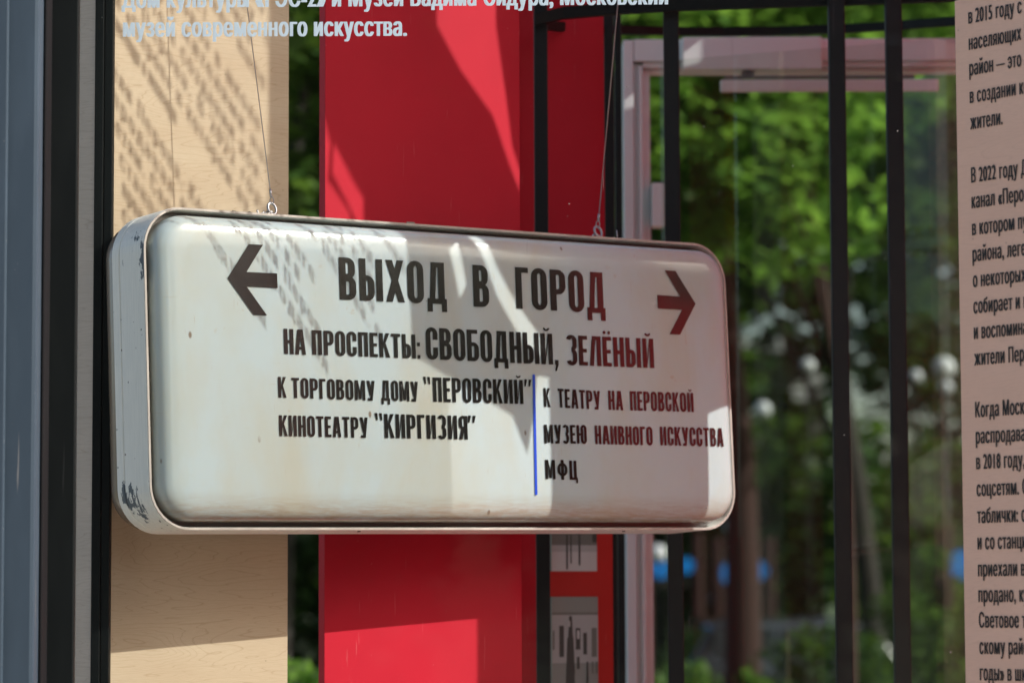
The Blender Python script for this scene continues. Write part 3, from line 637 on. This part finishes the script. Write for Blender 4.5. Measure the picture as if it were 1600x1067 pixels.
def text_mesh(name, txt, parent, m, P, ux, uz, width=None, cap=.03, bold=0., xs=1.0, nrm=None, sp=1.0):
    """flat print laid out along ux/uz; width rescales it horizontally; bold thickens the stems"""
    if (txt, sp) not in _GC: _GC[(txt, sp)] = glyph_outlines(txt, sp)
    G = _GC[(txt, sp)]; k = cap / .727; x0 = min(p.x for _, pl, _t in G for p in pl); x1 = max(p.x for _, pl, _t in G for p in pl)
    kx = (width - bold) / (x1 - x0) if width else k * xs
    V_, F_ = [], []; copies = [0] if bold == 0 else [bold * q_ / 4 for q_ in range(5)]
    for ci, dx in enumerate(copies):
        for lay, pl, tr in G:
            b0 = len(V_); V_ += [P + ux * ((p.x - x0) * kx + dx) + uz * (p.y * k) + nrm * (ci * .00005 + lay * .000015) for p in pl]; F_ += [tuple(i + b0 for i in f_) for f_ in tr]
    return V_, F_
t = thing('window_pane', 'large front window pane with pale printed words along its top', 'window', (.3, YG, .13)); OW = Vector((.3, YG, .13))
B = MB(); xg = at(100, 533, YG).x
B.add([Vector(q) - OW for q in ((xg, YG, .2), (1.5, YG, .2), (1.5, YG, 4.6), (xg, YG, 4.6))], [(0, 1, 2, 3)]); B.build('glass', M['glass'], t)
Xa, Za, Yn = Vector((1, 0, 0)), Vector((0, 0, 1)), Vector((0, -1, 0)); LT = MB()
PI_ = .0525
for (s_, pxa, pya, pxb, pyb, bold) in (('Дом культуры «ГЭС-2» и Музей Вадима Сидура, Московский', 190, 13, 1044, 7.5, .0055), ('музей современного искусства.', 192, 58, 636, 56.5, .0055)):
    A_, B_ = at(pxa, pya, YG - .003), at(pxb, pyb, YG - .003); d_ = B_ - A_
    LT.add(*[x for x in text_mesh('t', s_, t, None, A_ - OW, d_.normalized(), Za, d_.length, .0375, bold*.7, nrm=Yn, sp=1.11)])
LT.build('lettering', M['vinyl'], t)
# the text block higher up on the same pane, whose shadow falls on the plywood and the light box
ROWS = ['в 2015 году с жителями населяющих', 'район — это в создании коллекции', 'жители Перова. В 2022 году Дом', 'канал «Перов» в котором публикует', 'района, легенды о некоторых домах', 'собирает и публикует воспоминания', 'жители Перова. Когда Московский', 'распродавал в 2018 году, сообщил', 'соцсетям. Световые таблички: со', 'и со станции приехали вывески', 'продано, купили Световое табло', 'скому району годы» в школе']
LT = MB(); z_ = 4.42; i = 0
while z_ > 2.74:
    s_ = ROWS[i % len(ROWS)][:26].strip(); wdt = [1.10, 1.02, 1.08, .96, .52, 0, 1.05, 1.09, .98, 1.06, .7, 1.03][i % 12]; xs0 = .20
    if z_ < 3.30: wdt *= .62; s_ = s_[:16]; xs0 = .40
    if z_ < 3.02: xs0 = .14; wdt = [.52, .56, 0, .50, .40][i % 5]; s_ = s_[:12]
    if wdt: LT.add(*text_mesh('t', s_, t, None, Vector((xs0, YG - .003, z_)) - OW, Xa, Za, wdt, .039, .010, nrm=Yn, sp=1.38))
    z_ -= PI_; i += 1
LT.build('lettering', M['vinyl'], t)

# unseen red cloth added at the right, its openings shaping the sun patches
def cut_sheet(name, outer, holes, X_, m, parent):
    cu = bpy.data.curves.new(name, 'CURVE'); cu.dimensions = '2D'; cu.fill_mode = 'BOTH'
    for ps in [outer] + holes:
        sp_ = cu.splines.new('POLY'); sp_.points.add(len(ps) - 1); sp_.use_cyclic_u = True
        for k, (a, b_) in enumerate(ps): sp_.points[k].co = (a, b_, 0, 1)
    tmp = bpy.data.objects.new(name, cu); COL.objects.link(tmp); dg = bpy.context.evaluated_depsgraph_get()
    me = bpy.data.meshes.new_from_object(tmp.evaluated_get(dg)); bpy.data.objects.remove(tmp); bpy.data.curves.remove(cu)
    bm = bmesh.new(); bm.from_mesh(me); bmesh.ops.remove_doubles(bm, verts=bm.verts, dist=1e-5); bm.to_mesh(me); bm.free()
    for v_ in me.vertices: v_.co = Vector((0, v_.co.x, v_.co.y))
    me.materials.clear(); me.materials.append(m); me.name = name
    o = link(bpy.data.objects.new(name, me), parent); return o
XB = 1.5
t = thing('hanging_banner', 'red cloth banner with cut openings along the right side of the pavilion', 'banner', (XB, 0, 0))
holeA = [(5.93, 3.33), (6.004, 3.231), (6.137, 3.054), (6.165, 2.95), (6.186, 3.03), (6.196, 3.101), (6.222, 3.079), (6.213, 2.78), (6.336, 2.69), (6.336, 1.55), (5.93, 1.55)]
holeS = [(6.075, 3.503), (6.098, 3.49), (6.118, 3.40), (6.150, 3.31), (6.192, 3.215), (6.222, 3.15), (6.204, 3.14), (6.165, 3.205), (6.118, 3.33)]
holeT = [(6.02, 3.50), (6.04, 3.50), (6.052, 3.40), (6.037, 3.38)]
holeC = [(6.586, 2.745), (6.78, 2.69), (6.78, 2.36), (6.567, 2.36)]
holeL1 = [(6.259, 4.2), (6.258, 4.044), (6.306, 3.911), (6.371, 3.765), (6.404, 3.634), (6.426, 3.554), (6.428, 3.596), (6.411, 3.665), (6.398, 3.789), (6.378, 3.96), (6.379, 4.2)]
holeL2 = [(6.030, 4.03), (6.048, 3.935), (6.043, 3.86), (6.078, 3.795), (6.095, 3.70), (6.030, 3.70)]
holeL3 = [(6.055, 3.931), (6.090, 3.828), (6.112, 3.77), (6.112, 3.70), (6.102, 3.72), (6.052, 3.87)]
def cast(P): k = (XB - P.x) / 3.3; return (P.y - k, P.z + 2.53 * k)
holeD = [cast(at(a, b_, YD)) for a, b_ in ((972, 160), (1018, 125), (1018, 160), (972, 172))]
cut_sheet('cloth', [(5.93, .3), (8.9, .3), (8.9, 4.6), (5.93, 4.6)], [holeS, holeT, holeC, holeL1, holeL2, holeL3, holeD], XB, M['cloth'], t) if False else None
outer = [(5.93, .3), (8.9, .3), (8.9, 4.6), (5.93, 4.6)] + holeA
cut_sheet('cloth', outer, [holeS, holeT, holeC, holeL1, holeL2, holeL3, holeD], XB, M['cloth'], t)

# ------------------------------------------------------------------ plywood information board at the right
YB = 5.8; thb = -radians(52); UB = Vector((cos(thb), sin(thb), 0)); NB = Vector((sin(thb), -cos(thb), 0))   # NB points at the viewer
PB = at(1500, 533, YB); MBd = Matrix((UB, -NB, Vector((0, 0, 1)))).transposed().to_4x4(); MBd.translation = (PB.x, PB.y, .012)
t = thing('information_board', 'pinkish plywood information board with black Russian text at the right edge', 'board', MBd)
B = MB(); B.box(0, .9, 0, .018, .0, 2.62); B.build('board', M['ply_pink'], t, bevel=.001)
MBi = MBd.inverted()
def bpos(px, py): return MBi @ onplane(px, py, PB, NB)
LT = MB()
lines = [('в 2015 году с жителями', 38, 0), ('населяющих Перово', 79, 0), ('район — это люди', 119, 0), ('в создании коллекции', 162, 0), ('жители.', 203, 0), ('В 2022 году Дом', 286, 0), ('канал «Перово', 326, 0), ('в котором публикует', 368, 0), ('района, легенды', 409, 0), ('о некоторых домах', 449, 0), ('собирает и публикует', 490, 0), ('и воспоминания', 530, 0), ('жители Перово', 571, 0), ('Когда Московский', 652, 0), ('распродавал', 693, 0), ('в 2018 году, дом', 733, 0), ('соцсетям. Спустя', 775, 0), ('таблички: собрал', 817, 0), ('и со станции', 858, 0), ('приехали вывески', 900, 0), ('продано, купили', 940, 0), ('Световое табло', 980, 0), ('скому району', 1021, 0), ('годы» в школе', 1062, 0)]
for s_, py, _ in lines:
    q_ = bpos(1513 + py * .0175, py); LT.add(*text_mesh('t', s_, t, None, Vector((q_.x, -.0012, q_.z)), Xa, Za, None, .0285, .0019, .50, nrm=Yn, sp=1.12))
LT.build('lettering', M['ink'], t)

# ------------------------------------------------------------------ trees, hedges, far things
def leaf_blob(nl, blobs, size, seed=0, clump=.0):
    """leaf-sized quads spread through ellipsoids (cx,cy,cz,rx,ry,rz), denser near their skins, with clumps and gaps"""
    rnd = random.Random(seed); v, f = [], []; tot = sum(b_[3]*b_[4]*b_[5] for b_ in blobs); 
    for bx in blobs:
        k = int(nl * bx[3]*bx[4]*bx[5] / tot); made = 0; tries = 0
        while made < k and tries < k * 12:
            tries += 1
            d = Vector((rnd.gauss(0, 1), rnd.gauss(0, 1), rnd.gauss(0, 1))).normalized(); r = rnd.random() ** .42
            p = Vector((bx[0] + d.x*bx[3]*r, bx[1] + d.y*bx[4]*r, bx[2] + d.z*bx[5]*r))
            if noise.noise(p * (1.1 / max(size * 8, .35)) + Vector((seed, 0, 0))) < clump: continue
            a = Vector((rnd.uniform(-1, 1), rnd.uniform(-1, 1), rnd.uniform(-.6, .6))).normalized(); b_ = a.cross(Vector((rnd.uniform(-.7, .7), rnd.uniform(-.7, .7), 1))).normalized()
            s1 = size * rnd.uniform(.6, 1.3); s2 = s1 * .62; i = len(v)
            v += [p - a*s1, p - b_*s2 - a*s1*.1, p + a*s1, p + b_*s2 - a*s1*.1]; f.append((i, i+1, i+2, i+3)); made += 1
    return v, f
def tree(label, base, blobs, leaves, size, lm, bm_, trunk_r, lean=(0, 0), seed=1, clump=-.05, group=None, name='leafy_tree'):
    t = thing(name, label, 'tree', base, group); top = max(b_[2] for b_ in blobs); cx = sum(b_[0] for b_ in blobs)/len(blobs); cy = sum(b_[1] for b_ in blobs)/len(blobs)
    B = MB(); n_ = 9; pts = []; rnd = random.Random(seed)
    for k in range(n_): 
        q_ = k/(n_-1); pts.append(Vector((lean[0]*q_ + cx*q_*q_ + rnd.uniform(-.04, .04)*q_, lean[1]*q_ + cy*q_*q_, top*q_)))
    B.tube(pts, [trunk_r*(1.25 - 1.05*k/(n_-1)) for k in range(n_)], 10)
    for bx in blobs:
        a = pts[rnd.randint(3, 6)]; e = Vector(bx[:3]); mid = (a + e)/2 + Vector((0, 0, .25)); B.tube([a, mid, e], [trunk_r*.38, trunk_r*.26, trunk_r*.1], 7)
    B.build('trunk', bm_, t, True)
    v, f = leaf_blob(leaves, blobs, size, seed, clump); o = mesh('crown', v, f, lm, t); return t
def P(px, Y): return (at(px, 950, Y).x, Y, 0)
# bright tree whose low branches fill the upper middle of the view
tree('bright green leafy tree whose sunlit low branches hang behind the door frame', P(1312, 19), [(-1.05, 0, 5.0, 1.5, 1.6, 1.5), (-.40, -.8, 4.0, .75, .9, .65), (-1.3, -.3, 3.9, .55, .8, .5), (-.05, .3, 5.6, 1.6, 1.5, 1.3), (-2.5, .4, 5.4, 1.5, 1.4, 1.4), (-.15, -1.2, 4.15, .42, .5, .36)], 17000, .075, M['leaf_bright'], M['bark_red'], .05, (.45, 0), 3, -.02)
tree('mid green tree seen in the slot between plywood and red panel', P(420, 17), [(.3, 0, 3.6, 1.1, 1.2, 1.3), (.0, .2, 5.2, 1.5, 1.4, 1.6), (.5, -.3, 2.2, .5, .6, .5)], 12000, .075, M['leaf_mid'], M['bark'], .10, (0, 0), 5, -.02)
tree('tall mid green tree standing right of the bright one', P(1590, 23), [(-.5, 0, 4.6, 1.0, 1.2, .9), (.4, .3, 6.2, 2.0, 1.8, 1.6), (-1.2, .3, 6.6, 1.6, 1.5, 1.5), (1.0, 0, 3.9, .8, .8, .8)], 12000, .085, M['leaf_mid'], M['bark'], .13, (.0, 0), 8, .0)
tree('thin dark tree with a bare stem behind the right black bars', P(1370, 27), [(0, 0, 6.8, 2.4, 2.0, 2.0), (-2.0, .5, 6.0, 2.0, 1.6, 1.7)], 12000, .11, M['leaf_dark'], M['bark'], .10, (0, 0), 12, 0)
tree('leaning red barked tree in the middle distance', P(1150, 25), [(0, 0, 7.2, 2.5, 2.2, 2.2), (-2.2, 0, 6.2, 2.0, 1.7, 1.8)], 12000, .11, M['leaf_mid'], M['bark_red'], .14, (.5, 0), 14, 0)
# bushes
def bush(label, px, Y, rx, ry, h, n_, lm, seed, size=.05, group=None, lift=0.):
    t = thing('garden_bush', label, 'bush', P(px, Y), group)
    v, f = leaf_blob(n_, [(0, 0, h*.5 + lift, rx, ry, h*.5), (rx*.5, .1, h*.42 + lift, rx*.6, ry*.8, h*.42), (-rx*.5, -.1, h*.40 + lift, rx*.6, ry*.8, h*.40)], size, seed, -.1); mesh('foliage', v, f, lm, t)
    B = MB(); rnd = random.Random(seed)
    for k in range(7): B.tube([(rnd.uniform(-.1, .1), rnd.uniform(-.1, .1), 0), (rnd.uniform(-.5, .5)*rx, rnd.uniform(-.3, .3)*ry, (h*.6 + lift))], [.02, .008], 5)
    B.build('stem', M['bark'], t, True); return t
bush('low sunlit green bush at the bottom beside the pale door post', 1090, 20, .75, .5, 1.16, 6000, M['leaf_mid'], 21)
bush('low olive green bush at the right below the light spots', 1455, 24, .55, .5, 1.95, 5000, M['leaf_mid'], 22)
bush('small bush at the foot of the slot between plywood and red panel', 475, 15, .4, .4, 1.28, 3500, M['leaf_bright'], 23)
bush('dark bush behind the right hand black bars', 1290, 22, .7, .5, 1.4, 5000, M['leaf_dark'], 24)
# far dark wood
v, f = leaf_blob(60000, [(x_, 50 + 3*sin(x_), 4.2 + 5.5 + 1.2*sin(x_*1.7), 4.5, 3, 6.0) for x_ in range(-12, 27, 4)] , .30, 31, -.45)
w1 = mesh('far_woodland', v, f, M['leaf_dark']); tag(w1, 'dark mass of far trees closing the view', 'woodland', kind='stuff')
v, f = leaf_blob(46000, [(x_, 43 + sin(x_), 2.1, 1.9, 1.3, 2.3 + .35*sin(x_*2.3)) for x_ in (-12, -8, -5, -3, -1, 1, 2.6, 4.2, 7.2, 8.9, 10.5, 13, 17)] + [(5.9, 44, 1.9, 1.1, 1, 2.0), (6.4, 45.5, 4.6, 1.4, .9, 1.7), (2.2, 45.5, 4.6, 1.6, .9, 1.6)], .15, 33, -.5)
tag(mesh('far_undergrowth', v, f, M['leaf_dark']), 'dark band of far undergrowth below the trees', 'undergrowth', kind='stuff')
# far pale building with windows, glimpsed below the crowns
t = thing('far_building', 'small pale distant building glimpsed through gaps between the trees', 'building', (6.3, 58, 0))
B = MB(); B.box(-2.6, -.45, 0, 6, 0, 6.2); B.build('wall', M['wall'], t)
B = MB(); B.box(-2.8, -.25, -.3, 6.3, 6.2, 6.45); B.build('roof', M['wall'], t)
for xx, zz in ((-2.2, 1.2), (-1.2, 1.2), (-2.2, 4.0), (-1.2, 4.0)):
    B = MB(); B.box(xx - .25, xx + .25, -.04, .0, zz, zz + 1.3); B.build('window', M['window_dark'], t)
# parked vehicles
def car(label, px, Y, Lx, H, body, rotz, van=False):
    t = thing('parked_car', label, 'car', Matrix.Translation(Vector(P(px, Y))) @ Matrix.Rotation(rotz, 4, 'Z'))
    hw = .88; prof = [(-.5, .28), (-.5, .72), (-.47, .86), (-.30, .93), (-.20, 1.40), (-.14, 1.46), (.22, 1.47), (.33, 1.38), (.43, .98), (.5, .92), (.5, .28)]
    if van: prof = [(-.5, .28), (-.5, .95), (-.42, 1.10), (-.33, 1.85), (-.28, 1.95), (.46, 1.97), (.5, 1.90), (.5, .28)]
    prof = [(a*Lx, b_*H/(1.95 if van else 1.47)) for a, b_ in prof]; k = len(prof); vs = []
    for y, s_ in ((-hw, 0), (hw, 0)): vs += [(a, y * (1 - .16*max(0, (b_ - .9))/.6), b_) for a, b_ in prof]
    fs = [tuple(range(k)), tuple(range(2*k-1, k-1, -1))] + [(i, i+k, (i+1) % k + k, (i+1) % k) for i in range(k)]
    B = MB(); B.add(vs, fs); B.build('body', body, t, bevel=.04)
    B = MB(); zb = H*.66; zt = H*.93; B.box(-.20*Lx, .0, -hw*.97, -hw*.93, zb, zt); B.box(.02*Lx, .30*Lx, -hw*.97, -hw*.93, zb, zt); B.build('side_window', M['car_glass'], t)
    for sx in (-.32, .32):
        for sy in (-1, 1):
            B = MB(); c_ = Vector((sx*Lx, sy*(hw - .08), .32)); B.tube([c_ + Vector((0, -.1, 0)), c_ + Vector((0, .1, 0))], .32, 18); w_ = B.build('wheel', M['tyre'], t)
            B = MB(); B.tube([c_ + Vector((0, -.105, 0)), c_ + Vector((0, .105, 0))], .18, 12); B.build('rim', M['steel'], w_)
    for sy in (-.6, .6):
        B = MB(); B.box(.5*Lx - .03, .5*Lx + .015, sy - .13, sy + .13, .66, .82); B.build('headlight', M['white_paint'], t)
    return t
car('dark car parked behind the door opening at the bottom', 1180, 31, 3.0, 1.40, M['car_black'], .15)
def play_frame(label, xa, xb, Y, zlo, zhi):
    a, c_ = at(xa, 950, Y), at(xb, 950, Y); w = c_.x - a.x; t = thing('climbing_frame', label, 'play frame', (a.x, Y, 0), 'blue panelled play frames in the park')
    for x_ in (0, w):
        for y_ in (0, .8): B = MB(); B.tube([(x_, y_, 0), (x_, y_, zhi + .25)], .04, 8); B.build('post', M['bark_red'], t)
    k = max(2, int(w / .25)); zm, rr = (zlo + zhi) / 2, (zhi - zlo) * .42
    for i_ in range(k):
        xc = w * (i_ + .5) / k; r_ = rr * (1 - .22 * (i_ % 2)); B = MB(); B.tube([(xc, -.03, zm + .03 * (i_ % 2)), (xc, .0, zm + .03 * (i_ % 2))], r_, 18); B.build('round_panel', M['car_blue'], t)
    B = MB(); B.box(0, w, 0, .8, zlo - .05, zlo); B.build('deck', M['bark'], t)
    return t
play_frame('blue panelled play frame seen beside the pale door post, far away', 1012, 1093, 33, 1.78, 2.04)
play_frame('blue panelled play frame in the middle of the dark gap, far away', 1124, 1206, 36, 1.72, 2.06)
play_frame('blue panelled play frame half hidden by the information board', 1484, 1560, 33, 1.76, 2.12)
# globes on poles added to stand in for blurred white glints far away
def spot_globe(px, py, Y, r):
    q_ = at(px, py, Y); t = thing('park_lamp', LAB.pop(0), 'lamp', (q_.x, q_.y, 0), 'white globe lamps in the park')
    B = MB(); B.tube([(0, 0, 0), (0, 0, q_.z - r)], .012, 6); B.build('pole', M['black'], t)
    bm = bmesh.new(); bmesh.ops.create_uvsphere(bm, u_segments=16, v_segments=10, radius=r); me = bpy.data.meshes.new('globe'); bm.to_mesh(me); bm.free(); me.materials.append(M['globe'])
    o = link(bpy.data.objects.new('globe', me), t); o.location = (0, 0, q_.z)
LAB = ['white globe lamp showing just left of the fourth black bar', 'white globe lamp between the two right hand black bars', 'highest white globe lamp, next to the information board', 'lower white globe lamp next to the information board', 'low white globe lamp just under the right corner of the light box', 'lowest white globe lamp, beside the pale door post', 'white globe lamp right of the light box at mid height', 'low white globe lamp midway between light box and third bar']
for a in ((1262, 572, 30, .075), (1431, 588, 33, .07), (1475, 575, 30, .11), (1478, 605, 36, .08), (1145, 822, 30, .09), (1028, 865, 30, .09), (1192, 640, 34, .09), (1172, 862, 32, .08)): spot_globe(*a)

# row of trees behind the viewer: what the window mirrors
def copy_tree(src, loc, rz, label, sc=1.0):
    r = src.copy(); COL.objects.link(r); r.location = loc; r.rotation_euler = (0, 0, rz); r.scale = (sc,)*3; r['label'] = label
    for ch in list(src.children):
        c_ = ch.copy(); COL.objects.link(c_); c_.parent = r
src = tree('broad dark tree across the path behind the viewer, first of the row', (-7, -16, 0), [(0, 0, 4.2, 3.0, 2.5, 3.4), (-1.8, .3, 6, 2.4, 2, 2.4), (1.8, -.3, 6.3, 2.4, 2, 2.6), (0, 0, 8.5, 2.6, 2.2, 2.2), (0, 0, 1.6, 2.6, 1.5, 1.6)], 16000, .20, M['leaf_dark'], M['bark'], .2, (0, 0), 41, -.5)
src['group'] = 'row of trees behind the viewer'
for i, x_ in enumerate((-2.6, 1.8, 6.2)): copy_tree(src, (x_, -16 - (i % 2)*1.5, 0), 1.3*i + .7, ['broad dark tree behind the viewer, left of centre', 'broad dark tree behind the viewer, right of centre', 'broad dark tree behind the viewer, farthest right'][i])

side = tree('dense dark tree standing to the right outside the pavilion, first', (11.5, 2.0, 0), [(0, 0, 3.0, 2.4, 2.8, 2.6), (0, 2.2, 3.4, 2.0, 2.0, 2.4), (0, -2.2, 2.6, 2.0, 2.0, 2.3), (0, 0, 1.0, 1.8, 3.4, 1.1)], 14000, .16, M['leaf_dark'], M['bark'], .15, (0, 0), 51, -.4)  # unseen trees added so the sign letters mirror something dark
side['group'] = 'trees right of the pavilion'
copy_tree(side, (11.0, 7.0, 0), 1.1, 'dense dark tree to the right outside the pavilion, second')
copy_tree(side, (11.8, -3.5, 0), 2.3, 'dense dark tree to the right of the viewer')
